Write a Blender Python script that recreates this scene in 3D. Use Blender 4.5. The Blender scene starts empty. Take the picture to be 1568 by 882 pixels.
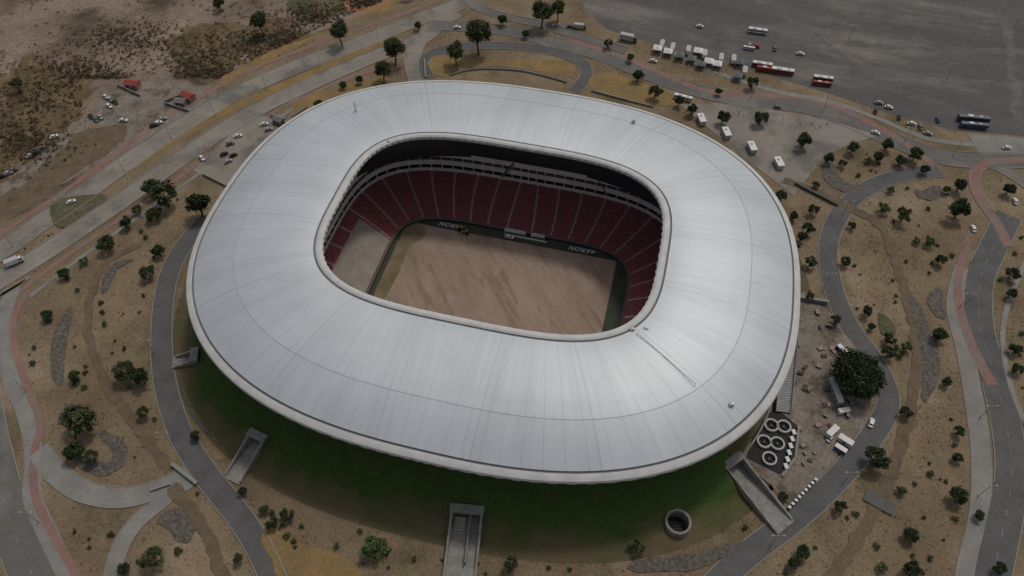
import bpy, bmesh, math, random
import numpy as np
from mathutils import Vector, Matrix, kdtree
from mathutils.geometry import tessellate_polygon
random.seed(4); rng=np.random.default_rng(7)
sc=bpy.context.scene
R=math.radians
# ---------------------------------------------------------------- survey
CAM_H=285.0; PITCH=R(52.5); FOC=1150.0
def G(u,v,z=0.0):
    "drone survey sheet -> metres on the level z (photogrammetric ground plan)"
    a=(u-784)/FOC; w=(v-441)/FOC
    dy=math.cos(PITCH)-w*math.sin(PITCH); dz=-math.sin(PITCH)-w*math.cos(PITCH)
    s=(z-CAM_H)/dz
    return (a*s,dy*s)
def mpp(v):
    w=(v-441)/FOC
    return CAM_H/(math.sin(PITCH)+w*math.cos(PITCH))/FOC
CX,CY,TH=-7.2,219.0,R(-14)
ct,st=math.cos(TH),math.sin(TH)
def W(x,y): return (CX+x*ct-y*st, CY+x*st+y*ct)
def Lc(X,Y):
    dx,dy=X-CX,Y-CY
    return (dx*ct+dy*st, -dx*st+dy*ct)
# ---------------------------------------------------------------- materials
def newmat(name):
    m=bpy.data.materials.new(name); m.use_nodes=True
    nt=m.node_tree; b=nt.nodes['Principled BSDF']
    return m,nt,b
def mat(name,c1,c2=None,scale=.1,c3=None,scale3=.02,rough=.9,bump=0.0,bscale=1.0,metal=0.0,fine=.25,fscale=2.0,thr=(.35,.65),thr3=(.5,.62),stretch=None,c4=None,scale4=.01,thr4=(.5,.7)):
    m,nt,b=newmat(name); N=nt.nodes; L=nt.links
    b.inputs['Roughness'].default_value=rough; b.inputs['Metallic'].default_value=metal
    b.inputs['Specular IOR Level'].default_value=.25
    geo=N.new('ShaderNodeNewGeometry'); src=geo.outputs['Position']
    if stretch:
        mp=N.new('ShaderNodeMapping'); mp.inputs['Rotation'].default_value=(0,0,stretch[2]); 
        mp2=N.new('ShaderNodeVectorMath'); mp2.operation='MULTIPLY'; mp2.inputs[1].default_value=(stretch[0],stretch[1],1)
        L.new(src,mp.inputs['Vector']); L.new(mp.outputs[0],mp2.inputs[0]); src=mp2.outputs[0]
    def noise(s,d=6,r=.6):
        n=N.new('ShaderNodeTexNoise'); n.inputs['Scale'].default_value=s; n.inputs['Detail'].default_value=d; n.inputs['Roughness'].default_value=r
        L.new(src,n.inputs['Vector']); return n.outputs['Fac']
    def ramp(f,a,bb):
        r=N.new('ShaderNodeMapRange'); r.inputs[1].default_value=a; r.inputs[2].default_value=bb; L.new(f,r.inputs[0]); return r.outputs[0]
    def mix(f,a,bb,mode='MIX'):
        x=N.new('ShaderNodeMix'); x.data_type='RGBA'; x.blend_type=mode
        for i,v in ((0,f),(6,a),(7,bb)):
            if hasattr(v,'links') : L.new(v,x.inputs[i])
            elif i==0: x.inputs[0].default_value=v
            else: x.inputs[i].default_value=(*v,1)
        return x.outputs[2]
    col=c1
    if c2: col=mix(ramp(noise(scale),*thr),c1,c2)
    if c3: col=mix(ramp(noise(scale3,8,.65),*thr3),col,c3)
    if c4: col=mix(ramp(noise(scale4,9,.6),*thr4),col,c4)
    if fine>0:
        g=ramp(noise(fscale,4,.7),.25,.75)
        cm=N.new('ShaderNodeMapRange'); cm.inputs[3].default_value=1-fine; cm.inputs[4].default_value=1+fine; L.new(g,cm.inputs[0])
        cc=N.new('ShaderNodeCombineColor'); 
        for i in range(3): L.new(cm.outputs[0],cc.inputs[i])
        if not hasattr(col,'links'):
            rgb=N.new('ShaderNodeRGB'); rgb.outputs[0].default_value=(*col,1); col=rgb.outputs[0]
        col=mix(1.0,col,cc.outputs[0],'MULTIPLY')
    if hasattr(col,'links'): L.new(col,b.inputs['Base Color'])
    else: b.inputs['Base Color'].default_value=(*col,1)
    if bump>0:
        bp=N.new('ShaderNodeBump'); bp.inputs['Strength'].default_value=1; bp.inputs['Distance'].default_value=bump
        L.new(noise(bscale,5,.6),bp.inputs['Height']); L.new(bp.outputs[0],b.inputs['Normal'])
    return m
M={}
M['ground']=mat('dry_earth',(.17,.123,.078),(.25,.19,.12),.035,(.105,.09,.046),.04,bump=.6,bscale=.35,fine=.4,fscale=.9,thr3=(.5,.7),c4=(.29,.225,.15),scale4=.02,thr4=(.56,.66))
M['waste']=mat('wasteland_soil',(.18,.133,.1),(.29,.222,.175),.02,(.085,.062,.042),.022,bump=1.2,bscale=.15,fine=.35,fscale=.35,thr3=(.5,.64))
M['brush']=mat('dry_brush_ground',(.17,.115,.058),(.1,.078,.045),.05,(.2,.145,.09),.08,fine=.45,fscale=.4,bump=.8,bscale=.4)
M['ochre']=mat('ochre_sunlit_ground',(.29,.19,.08),(.2,.145,.07),.08,bump=.2,fine=.3,fscale=1.0)
M['redsoil']=mat('red_soil',(.36,.16,.08),(.3,.18,.11),.08,fine=.3,fscale=.5)
M['greenwild']=mat('wild_grass',(.08,.085,.045),(.15,.125,.075),.06,fine=.4,fscale=.5,bump=.6,bscale=.5)
M['asphalt']=mat('dusty_asphalt',(.125,.12,.113),(.155,.148,.138),.06,(.2,.185,.16),.02,fine=.14,fscale=1.5,rough=.85)
M['lot']=mat('car_park_asphalt',(.094,.09,.087),(.122,.117,.112),.05,(.27,.245,.215),.03,fine=.22,fscale=.6,rough=.85,thr3=(.5,.76),stretch=(.3,1.0,R(20)))
M['lot2']=mat('worn_car_park_lane',(.115,.11,.105),(.165,.155,.145),.06,(.1,.097,.094),.08,fine=.25,fscale=.5)
M['concrete_road']=mat('worn_concrete',(.22,.2,.172),(.29,.265,.23),.05,(.16,.147,.13),.04,fine=.15,fscale=1.2)
M['walk']=mat('path_asphalt',(.095,.096,.097),(.13,.129,.126),.09,fine=.18,fscale=1.0)
M['lightpath']=mat('pale_concrete',(.2,.194,.182),(.27,.258,.24),.1,fine=.15,fscale=1.0)
M['pink']=mat('red_cycle_paving',(.23,.128,.11),(.28,.175,.15),.08,(.2,.17,.145),.07,fine=.2,fscale=1.0)
M['kerb']=mat('kerb_concrete',(.27,.26,.24),fine=.15)
M['paint']=mat('road_paint',(.38,.37,.35),(.2,.19,.18),.4,fine=.3)
M['rock']=mat('rock_mulch',(.08,.07,.06),(.17,.15,.13),.7,bump=.5,bscale=1.2,fine=.5,fscale=1.5)
M['track']=mat('dirt_track',(.12,.09,.058),(.17,.13,.083),.15,fine=.3,fscale=1)
M['site']=mat('site_gravel',(.18,.15,.122),(.26,.222,.188),.12,(.12,.095,.075),.1,bump=.4,bscale=.6,fine=.35,fscale=1.0)
M['black']=mat('black_membrane',(.02,.02,.022),rough=.7)
M['conc']=mat('cast_concrete',(.3,.288,.265),(.21,.2,.185),.25,fine=.2,fscale=.8,rough=.85)
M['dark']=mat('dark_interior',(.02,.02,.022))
M['glass']=mat('tinted_glass',(.03,.035,.04),rough=.15,fine=0)
M['white']=mat('white_paint',(.72,.72,.71),fine=.06)
M['offwhite']=mat('offwhite_panel',(.5,.5,.49),(.42,.42,.41),.3,fine=.1)
M['ringwall']=mat('concourse_panels',(.62,.61,.59),(.5,.49,.47),.3,fine=.1)
M['tyre']=mat('rubber',(.02,.02,.02))
M['steel']=mat('galvanised_steel',(.4,.4,.4),rough=.5,metal=.6)
M['redpaint']=mat('red_paint',(.3,.035,.035),rough=.4)
M['redroof']=mat('red_roof_sheet',(.3,.07,.06),fine=.2)
M['wallcol']=mat('plaster_wall',(.32,.24,.2),fine=.15)
M['bark']=mat('bark',(.1,.075,.055),fine=.3)
M['blue']=mat('blue_paint',(.03,.08,.22),rough=.4)
for k,c in {'car_white':(.7,.7,.7),'car_silver':(.35,.36,.37),'car_black':(.03,.03,.035),'car_red':(.3,.03,.03),'car_blue':(.04,.08,.2),'car_grey':(.14,.15,.16)}.items():
    M[k]=mat(k+'_paint',c,rough=.3,fine=0)
def leafmat(name,a,b):
    m,nt,p=newmat(name); N=nt.nodes;L=nt.links
    at=N.new('ShaderNodeAttribute'); at.attribute_name='tone'
    x=N.new('ShaderNodeMix'); x.data_type='RGBA'; x.inputs[6].default_value=(*a,1); x.inputs[7].default_value=(*b,1)
    L.new(at.outputs['Fac'],x.inputs[0]); L.new(x.outputs[2],p.inputs['Base Color'])
    p.inputs['Roughness'].default_value=.7; p.inputs['Specular IOR Level'].default_value=.2
    return m
M['leaf']=leafmat('foliage_dark',(.018,.03,.014),(.062,.088,.036))
M['leaf2']=leafmat('foliage_olive',(.035,.045,.02),(.11,.13,.055))
M['leaf3']=leafmat('foliage_bright',(.045,.075,.025),(.15,.19,.075))
M['scrub']=leafmat('dry_scrub',(.05,.042,.026),(.2,.148,.09))
M['tuft']=leafmat('grass_tufts',(.05,.05,.025),(.2,.15,.088))
# ---------------------------------------------------------------- mesh builder
class MB:
    def __init__(s): s.v=[];s.f=[];s.m=[];s.mats=[]
    def mi(s,k):
        if k not in s.mats: s.mats.append(k)
        return s.mats.index(k)
    def add(s,vs,fs,k):
        o=len(s.v); s.v+= [tuple(p) for p in vs]; i=s.mi(k)
        for f in fs: s.f.append(tuple(o+j for j in f)); s.m.append(i)
    def box(s,cx,cy,z0,sx,sy,h,k,tx=1,ty=1,rot=0,ox=0):
        vs=[]
        for z,a,b,o in ((z0,1,1,0),(z0+h,tx,ty,ox)):
            for X,Y in ((-1,-1),(1,-1),(1,1),(-1,1)):
                x,y=X*sx/2*a+o,Y*sy/2*b
                vs.append((cx+x*math.cos(rot)-y*math.sin(rot),cy+x*math.sin(rot)+y*math.cos(rot),z))
        s.add(vs,[(3,2,1,0),(4,5,6,7),(0,1,5,4),(1,2,6,5),(2,3,7,6),(3,0,4,7)],k)
    def tube(s,p0,p1,r0,r1,k,n=8,cap=True):
        p0=Vector(p0);p1=Vector(p1);d=(p1-p0).normalized()
        a=d.orthogonal().normalized(); b=d.cross(a)
        vs=[]
        for p,r in ((p0,r0),(p1,r1)):
            for i in range(n):
                t=2*math.pi*i/n; vs.append(p+a*math.cos(t)*r+b*math.sin(t)*r)
        fs=[(i,(i+1)%n,n+(i+1)%n,n+i) for i in range(n)]
        if cap: fs+=[tuple(range(n-1,-1,-1)),tuple(range(n,2*n))]
        s.add(vs,fs,k)
    def mesh(s,name,smooth=False):
        me=bpy.data.meshes.new(name); me.from_pydata(s.v,[],s.f)
        for k in s.mats: me.materials.append(M[k])
        me.polygons.foreach_set('material_index',s.m)
        if smooth: me.polygons.foreach_set('use_smooth',[True]*len(s.f))
        me.update(); return me
def obj(name,me,loc=(0,0,0),rot=0,scale=1,parent=None):
    o=bpy.data.objects.new(name,me); sc.collection.objects.link(o)
    o.location=loc; o.rotation_euler=(0,0,rot); 
    o.scale=(scale,)*3 if not hasattr(scale,'__len__') else scale
    if parent: o.parent=parent
    return o
# ---------------------------------------------------------------- ground layers
zlev=[0.02]
def nz():
    zlev[0]+=.006; return zlev[0]
def spline(P,step=3.0,closed=False):
    P=[Vector((p[0],p[1],0)) for p in P]; n=len(P); out=[]
    rngi=range(n) if closed else range(n-1)
    for i in rngi:
        if closed: a,b,c,d=P[i-1],P[i],P[(i+1)%n],P[(i+2)%n]
        else: a,b,c,d=P[max(i-1,0)],P[i],P[i+1],P[min(i+2,n-1)]
        k=max(2,int((c-b).length/step))
        for j in range(k):
            t=j/k
            out.append(.5*((2*b)+(c-a)*t+(2*a-5*b+4*c-d)*t*t+(3*b-a-3*c+d)*t**3))
    if not closed: out.append(P[-1])
    return out
ROADS=[]
def normals(C):
    ns=[]
    for i in range(len(C)):
        d=(C[min(i+1,len(C)-1)]-C[max(i-1,0)]); d.z=0; d.normalize(); ns.append(Vector((-d.y,d.x,0)))
    return ns
def ribbon(name,pts,width,key,kerb=False,jit=0,taper=False,reg=True,off=0):
    C=spline([G(*p) for p in pts]); ns=normals(C); z=nz(); vs=[];m=len(C)
    if off: C=[c+n*off for c,n in zip(C,ns)]
    W2=[]
    for i,(c,n) in enumerate(zip(C,ns)):
        w=width if not hasattr(width,'__len__') else width[0]+(width[1]-width[0])*i/(m-1)
        h=w/2
        if taper: h*=max(.02,math.sin(math.pi*i/(m-1)))**.5
        a=h+(random.uniform(-jit,jit) if jit else 0); b=h+(random.uniform(-jit,jit) if jit else 0)
        vs+=[(c.x+n.x*a,c.y+n.y*a,z),(c.x-n.x*b,c.y-n.y*b,z)]; W2.append(h)
    me=bpy.data.meshes.new(name); me.from_pydata(vs,[],[(2*i+1,2*i+3,2*i+2,2*i) for i in range(m-1)])
    me.materials.append(M[key]); o=obj(name,me)
    if reg: ROADS.append((C,ns,W2,kerb,o))
    return o
def patch(name,pts,key,jit=0,smooth=True,step=4,block=False):
    P=[G(*p) for p in pts]
    C=spline(P,step,True) if smooth else [Vector((x,y,0)) for x,y in P]
    if jit: C=[c+Vector((random.uniform(-jit,jit),random.uniform(-jit,jit),0)) for c in C]
    z=nz(); tris=tessellate_polygon([C])
    vs=[(c.x,c.y,z) for c in C]; fs=[]
    for t in tris:
        a,b,c=[Vector(vs[i]) for i in t]
        fs.append(t if (b-a).cross(c-a).z>0 else t[::-1])
    me=bpy.data.meshes.new(name); me.from_pydata(vs,[],fs); me.materials.append(M[key]); o=obj(name,me)
    if block: BLOCK.append([(c.x,c.y) for c in C])
    return o
BLOCK=[]
# superellipse tools
def make_tau(a,b,n,N):
    t=np.linspace(0,2*np.pi,400001); c,s=np.cos(t),np.sin(t)
    x=a*np.sign(c)*abs(c)**(2/n); y=b*np.sign(s)*abs(s)**(2/n)
    L=np.concatenate([[0],np.cumsum(np.hypot(np.diff(x),np.diff(y)))])
    return np.interp(np.arange(N)/N*L[-1],L,t),L[-1]
def se(a,b,n,t):
    c,s=np.cos(t),np.sin(t)
    x=a*np.sign(c)*abs(c)**(2/n); y=b*np.sign(s)*abs(s)**(2/n)
    return CX+x*ct-y*st, CY+x*st+y*ct
def sek(X,Y,a,b,n):
    x,y=Lc(X,Y); return (abs(x/a)**n+abs(y/b)**n)**(1/n)
A1,B1,N1=131.0,107.5,2.5; A0,B0,N0=70.8,50.5,3.55
NA=720
TAU,PER=make_tau(101,79,3,NA)
def ringmesh(name,rings,keys,seg_key,parent=None,tau=TAU,per=PER,smooth=True,closed=False,sharp=25,facefilter=None):
    n=len(tau); K=len(rings); co=np.zeros((K,n,3))
    for i,(X,Y,Z) in enumerate(rings): co[i,:,0]=X;co[i,:,1]=Y;co[i,:,2]=Z
    fs=[];mi=[];uv=[]
    for i in range(K-1 if not closed else K):
        i2=(i+1)%K
        for j in range(n):
            j2=(j+1)%n
            if facefilter is not None:
                cxy=(co[i,j]+co[i2,j2])/2
                if facefilter(cxy[0],cxy[1]): continue
            fs.append((i*n+j,i*n+j2,i2*n+j2,i2*n+j)); mi.append(seg_key(i,j) if callable(seg_key) else seg_key[i])
            u0=j/n*per;u1=(j+1)/n*per; uv+=[u0,i,u1,i,u1,i+1,u0,i+1]
    me=bpy.data.meshes.new(name); me.from_pydata(co.reshape(-1,3).tolist(),[],fs)
    ul=me.uv_layers.new(name='UVMap'); ul.data.foreach_set('uv',uv)
    for k in keys: me.materials.append(M[k])
    me.polygons.foreach_set('material_index',mi)
    if smooth:
        me.polygons.foreach_set('use_smooth',[True]*len(fs)); me.set_sharp_from_angle(angle=R(sharp))
    me.update(); return obj(name,me,parent=parent)
# ground sheet
FOOT=16.0
gr=[]
for d in (FOOT-1,FOOT+20,FOOT+60,FOOT+150,FOOT+400,FOOT+1200,FOOT+5000):
    X,Y=se(A1+d,B1+d,N1,TAU); gr.append((X,Y,np.zeros(NA)))
g=ringmesh('ground',gr,['ground'],[0]*10,smooth=False)
# --- top-left wasteland
patch('wasteland',[(-500,-300),(300,-330),(640,-200),(640,-20),(600,8),(520,36),(400,88),(300,140),(205,205),(120,275),(0,345),(-200,430),(-500,560)],'waste',jit=1)
patch('wild_grass_field',[(440,0),(500,-25),(540,0),(525,22),(490,35),(450,25)],'greenwild',jit=3)
patch('dry_brush_field',[(250,60),(290,38),(330,30),(380,38),(430,30),(480,55),(420,85),(370,92),(330,115),(290,100),(270,95)],'brush',jit=6)
patch('dry_brush_field',[(-60,120),(0,118),(60,85),(110,110),(150,120),(135,160),(120,190),(80,225),(60,250),(-40,280)],'brush',jit=6)
patch('sandy_bank',[(340,118),(420,78),(500,48),(560,22),(600,-5),(620,-10),(590,18),(520,42),(430,84),(350,124)],'ochre',jit=1.5)
patch('red_soil_patch',[(530,-10),(590,-20),(600,2),(560,20),(530,14)],'redsoil',jit=2)
patch('dirt_yard',[(130,180),(170,140),(240,120),(340,140),(300,165),(240,210),(170,240),(60,300),(0,330),(0,290),(80,220)],'site',jit=1.5)
patch('dirt_track',[(0,300),(60,262),(120,205),(190,190),(190,215),(120,262),(40,320),(-60,350),(-120,360)],'track',jit=1.5)
# --- car park
patch('car_park',[(850,-400),(872,-60),(895,15),(930,45),(985,62),(1030,72),(1130,100),(1200,122),(1290,150),(1350,170),(1460,200),(1568,208),(2100,240),(2600,-100),(2400,-500)],'lot',smooth=False,block=True)
for q in ([(1120,-40),(1190,20),(1255,60),(1330,120)],[(1240,60),(1400,75),(1600,80),(1800,90)],[(1520,-60),(1545,60),(1560,190)],[(1290,20),(1420,30),(1600,35)],[(1300,110),(1430,125),(1600,130)]):
    ribbon('car_park_lane',q,6,'lot2',reg=False,jit=1.6)
# --- boulevard
ribbon('verge_paving',[(-120,432),(10,352),(110,285),(205,215),(300,152),(400,100),(510,58),(620,20),(700,-15),(740,-70)],3,'pink',jit=.5)
ribbon('central_median',[(200,262),(260,220),(320,184),(385,152),(450,124),(520,92),(580,68),(625,50)],7,'ochre',jit=.4,taper=True)
ribbon('boulevard_road',[(-120,455),(0,385),(60,343),(120,303),(200,245),(270,198),(350,150),(440,108),(545,68),(640,30),(720,-5),(780,-80)],13,'concrete_road',kerb=True)
ribbon('boulevard_road',[(-120,500),(0,428),(60,392),(120,352),(180,312),(250,262),(320,213),(390,170),(460,136),(560,92),(640,62),(665,40)],12,'concrete_road',kerb=True)
ribbon('cycle_path',[(25,452),(80,408),(160,352),(250,290),(330,232),(400,186),(450,155),(530,122),(600,100)],2.6,'pink')
ribbon('footpath',[(45,455),(100,412),(175,358),(262,297),(340,240),(405,196),(455,164),(535,130)],2.2,'lightpath')
ribbon('access_road',[(640,125),(632,95),(640,66),(670,38),(700,20)],10,'concrete_road',kerb=True)
ribbon('ring_road',[(660,38),(720,42),(780,48),(850,66),(920,85),(1000,117),(1080,142),(1150,155),(1230,163),(1300,186),(1370,216),(1440,240),(1510,246),(1600,244),(1800,240)],(10,13),'asphalt',kerb=True)
ribbon('access_road',[(700,-60),(720,0),(760,22),(830,38),(900,60),(960,78)],7,'asphalt',kerb=True)
ribbon('cycle_path',[(870,60),(950,86),(1030,120),(1090,142),(1160,146),(1230,150),(1300,172),(1350,198),(1390,222),(1440,262)],4.0,'pink')
ribbon('footpath',[(1010,70),(1090,108),(1180,138),(1270,156),(1340,180),(1420,212),(1500,222),(1600,224)],3.5,'lightpath')
ribbon('garden_path',[(655,120),(652,90),(690,74),(760,70),(830,76),(885,92),(898,115),(880,140)],7,'walk',kerb=True)
patch('sunlit_ochre_patch',[(655,95),(672,84),(720,90),(770,92),(850,92),(880,102),(875,118),(840,112),(780,104),(720,108),(672,118)],'ochre',jit=.4)
ribbon('retaining_wall_bed',[(690,112),(740,104),(800,108),(870,124)],3,'rock',taper=True)
patch('sunlit_ochre_patch',[(905,118),(935,112),(990,130),(1050,150),(1040,162),(985,160),(940,148),(905,136)],'ochre',jit=.4)
patch('sunlit_ochre_patch',[(450,158),(490,140),(560,122),(600,118),(560,140),(490,170),(455,172)],'ochre',jit=.4)
patch('plaza',[(1040,160),(1100,158),(1180,168),(1260,182),(1345,208),(1300,222),(1262,240),(1215,300),(1150,250)],'concrete_road',smooth=False,block=True)
patch('plaza',[(1480,205),(1568,212),(1640,216),(1640,232),(1568,236),(1500,236)],'lightpath',smooth=False)
patch('parking_yard',[(296,262),(352,206),(398,178),(446,186),(432,212),(396,236),(348,285)],'concrete_road',smooth=False,block=True)
# left side
ribbon('asphalt_road',[(-60,430),(-25,480),(-30,560),(-20,650),(0,740),(25,820),(60,900),(100,960)],14,'asphalt',kerb=True)
ribbon('footpath',[(20,440),(5,500),(15,570),(42,640),(52,700),(50,760),(75,820),(110,890),(140,940)],7,'lightpath')
ribbon('cycle_path',[(42,452),(22,485),(25,540),(45,600),(62,650),(52,700),(55,760),(80,815),(120,885),(150,940)],3.2,'pink')
ribbon('footpath',[(58,690),(90,728),(135,755),(190,762),(245,748),(292,722)],8,'lightpath',kerb=True)
ribbon('footpath',[(290,736),(245,770),(205,805),(180,850),(172,900),(175,960)],6,'lightpath',kerb=True)
ribbon('ring_walk',[(320,335),(285,372),(258,425),(248,500),(252,580),(275,660),(315,725),(362,785),(395,835),(420,890),(440,950)],9,'walk',kerb=True)
# right side
ribbon('ring_walk',[(1440,262),(1385,268),(1330,288),(1290,322),(1268,375),(1275,440),(1300,500),(1342,560),(1360,615),(1335,668),(1285,730),(1222,790),(1150,845),(1090,900),(1040,960)],9,'walk',kerb=True)
ribbon('access_road',[(1500,246),(1540,262),(1600,300),(1680,340)],7,'asphalt',kerb=True)
ribbon('footpath',[(1475,410),(1462,470),(1478,540),(1492,620),(1502,700),(1500,790),(1480,880),(1470,960)],8,'lightpath')
ribbon('asphalt_road',[(1545,330),(1520,380),(1500,430),(1500,500),(1520,570),(1540,650),(1548,730),(1535,810),(1520,880),(1510,960)],12,'walk',kerb=True)
ribbon('cycle_path',[(1640,246),(1560,246),(1512,250),(1492,268),(1498,300),(1525,340),(1545,378)],5,'pink',kerb=True)
ribbon('cycle_path',[(1490,345),(1472,400),(1466,450),(1480,510),(1503,560),(1520,590)],(3,5),'pink')
ribbon('cycle_path',[(1590,330),(1570,400),(1545,460),(1535,520),(1550,600),(1590,690)],2.2,'lightpath')
# tracks, beds
ribbon('dirt_track',[(215,375),(165,400),(140,450),(138,520),(165,590),(215,660),(260,720)],4,'track',jit=.8)
ribbon('dirt_track',[(262,745),(300,790),(330,850),(345,900)],5,'track',jit=.8)
ribbon('dirt_track',[(1200,275),(1240,290),(1300,318),(1350,350),(1378,420),(1400,500),(1402,580),(1380,680),(1345,770),(1290,860),(1260,910)],5,'track',jit=.9)
for q,w in (([(108,470),(98,500),(88,545),(92,590)],7),([(205,398),(175,410),(158,450)],5),([(1270,245),(1272,270),(1300,290),(1320,285)],9),
            ([(1395,455),(1412,500),(1425,560),(1415,615)],8),([(1440,440),(1432,465),(1445,490)],7),([(285,570),(300,610),(330,660),(345,680)],9),
            ([(150,660),(185,690),(165,720),(110,700)],6),([(240,800),(270,795),(290,830)],9),([(440,860),(500,900),(600,930)],7),([(960,870),(1060,860),(1130,835)],6),
            ([(1440,285),(1420,300),(1400,292)],8),([(90,650),(110,625),(150,650)],6)):
    ribbon('rock_mulch_bed',q,w,'rock',jit=.5,taper=True)
patch('grass_patch',[(1345,480),(1365,490),(1372,515),(1350,512)],'greenwild',jit=.5)
patch('sunlit_ochre_patch',[(400,815),(430,815),(480,840),(550,865),(545,900),(470,905),(430,890)],'ochre',jit=.9)  # ochre sand, its lighter colour standing in for a pool of sunlight
patch('sunlit_ochre_patch',[(80,310),(150,298),(165,305),(120,335),(90,350)],'greenwild',jit=.3)
# construction yard (cut into the embankment)
SITE=[(1196,440),(1262,470),(1290,510),(1325,560),(1330,640),(1285,695),(1215,775),(1180,745),(1140,705),(1135,650),(1160,600)]
patch('building_site',SITE,'site',jit=.8)
patch('black_membrane',[(1186,624),(1220,652),(1214,702),(1194,728),(1142,702),(1154,660)],'black',smooth=False,block=True)
# kerbs
kd_pts=[]
for ri,(C,ns,W2,kb,o) in enumerate(ROADS):
    for c,w in zip(C,W2): kd_pts.append((c,w,ri))
kd=kdtree.KDTree(len(kd_pts))
for i,(c,w,ri) in enumerate(kd_pts): kd.insert((c.x,c.y,0),i)
kd.balance()
def on_road(x,y,margin=0,skip=-1):
    for co,i,d in kd.find_range((x,y,0),14):
        if kd_pts[i][2]!=skip and d<kd_pts[i][1]+margin+.6: return True
    return False
for ri,(C,ns,W2,kb,o) in enumerate(ROADS):
    if not kb: continue
    b=MB()
    for sgn in (1,-1):
        for i in range(len(C)-1):
            p=C[i]+ns[i]*sgn*(W2[i]+.2); q=C[i+1]+ns[i+1]*sgn*(W2[i+1]+.2)
            mm=(p+q)/2
            if on_road(mm.x,mm.y,0,ri): continue
            n0,n1=ns[i]*.18,ns[i+1]*.18
            vs=[(p-n0),(p+n0),(q+n1),(q-n1)]
            b.add([(v.x,v.y,0) for v in vs]+[(v.x,v.y,.42) for v in vs],[(4,5,6,7),(0,1,5,4),(1,2,6,5),(2,3,7,6),(3,0,4,7)],'kerb')
    obj('kerb',b.mesh('kerb'),parent=o)
def dashes(idx,offs,dash,gap,w=.16):
    C,ns,W2,kb,o=ROADS[idx]; b=MB(); z=nz(); acc=0
    for i in range(len(C)-1):
        l=(C[i+1]-C[i]).length
        if gap==0 or (acc%(dash+gap))<dash:
            for of in offs:
                p=C[i]+ns[i]*of;q=C[i+1]+ns[i+1]*of;n0=ns[i]*w
                b.add([(p+n0).to_3d()[:2]+(z,),(p-n0).to_3d()[:2]+(z,),(q-n0).to_3d()[:2]+(z,),(q+n0).to_3d()[:2]+(z,)],[(0,1,2,3)],'paint')
        acc+=l
    obj('lane_marking',b.mesh('lane_marking'),parent=o)
for i,(C,ns,W2,kb,o) in enumerate(ROADS):
    nm=o.name.split('.')[0]
    if nm=='boulevard_road': dashes(i,(-2.1,2.1),3,5,.12)
    if nm=='ring_road': dashes(i,(0,),3,5,.12)
    if nm=='asphalt_road': dashes(i,(0,),3,6,.1)
b=MB(); z=nz()
for i in range(8):
    x,y=G(-2+6*i*.9,455-i*3.2); b.box(x,y,z-.004,1.2,7,.006,'paint',rot=R(-30))
obj('zebra_crossing',b.mesh('zebra_crossing'))
# ---------------------------------------------------------------- STADIUM
stad=bpy.data.objects.new('football_stadium',None); sc.collection.objects.link(stad)
m,nt,p=newmat('roof_metal_panels'); N=nt.nodes;L=nt.links
uvn=N.new('ShaderNodeUVMap'); sep=N.new('ShaderNodeSeparateXYZ'); L.new(uvn.outputs[0],sep.inputs[0])
def math_(op,a,b=None,c=None):
    x=N.new('ShaderNodeMath'); x.operation=op
    for i,v in enumerate((a,b,c)):
        if v is None: continue
        if hasattr(v,'links'): L.new(v,x.inputs[i])
        else: x.inputs[i].default_value=v
    return x.outputs[0]
U=sep.outputs[0];V=sep.outputs[1]
PW=PER/96
pu=math_('DIVIDE',U,PW); fr=math_('FRACT',pu); fl=math_('FLOOR',pu)
edge=math_('LESS_THAN',math_('ABSOLUTE',math_('SUBTRACT',fr,.5)),.02)
big=math_('LESS_THAN',math_('ABSOLUTE',math_('SUBTRACT',math_('FRACT',math_('DIVIDE',pu,6)),.5)),.006)
fine=math_('ABSOLUTE',math_('SUBTRACT',math_('FRACT',math_('MULTIPLY',pu,7)),.5))
fineL=math_('LESS_THAN',fine,.08)
wn=N.new('ShaderNodeTexWhiteNoise'); wn.noise_dimensions='2D'
cmb=N.new('ShaderNodeCombineXYZ'); L.new(fl,cmb.inputs[0]); L.new(cmb.outputs[0],wn.inputs['Vector'])
cv=N.new('ShaderNodeCombineXYZ'); L.new(math_('MULTIPLY',U,.35),cv.inputs[0]); L.new(math_('MULTIPLY',V,.12),cv.inputs[1])
ns1=N.new('ShaderNodeTexNoise'); ns1.inputs['Scale'].default_value=1.0; ns1.inputs['Detail'].default_value=5; L.new(cv.outputs[0],ns1.inputs['Vector'])
geo=N.new('ShaderNodeNewGeometry')
ns2=N.new('ShaderNodeTexNoise'); ns2.inputs['Scale'].default_value=.018; ns2.inputs['Detail'].default_value=4; L.new(geo.outputs['Position'],ns2.inputs['Vector'])
val=math_('ADD',.6,math_('MULTIPLY',math_('SUBTRACT',wn.outputs['Value'],.5),.035))
val=math_('ADD',val,math_('MULTIPLY',math_('SUBTRACT',ns1.outputs['Fac'],.5),.11))
val=math_('ADD',val,math_('MULTIPLY',math_('SUBTRACT',ns2.outputs['Fac'],.5),.3))
val=math_('SUBTRACT',val,math_('MULTIPLY',edge,.09))
val=math_('SUBTRACT',val,math_('MULTIPLY',big,.1))
val=math_('SUBTRACT',val,math_('MULTIPLY',fineL,.05))
cc=N.new('ShaderNodeCombineColor'); L.new(math_('MULTIPLY',val,.925),cc.inputs[0]); L.new(math_('MULTIPLY',val,.99),cc.inputs[1]); L.new(math_('MULTIPLY',val,1.045),cc.inputs[2])
ns3=N.new('ShaderNodeTexNoise'); ns3.inputs['Scale'].default_value=1.0; ns3.inputs['Detail'].default_value=3
cv3=N.new('ShaderNodeCombineXYZ'); L.new(math_('MULTIPLY',U,.5),cv3.inputs[0]); L.new(math_('MULTIPLY',V,.25),cv3.inputs[1]); L.new(cv3.outputs[0],ns3.inputs['Vector'])
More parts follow.
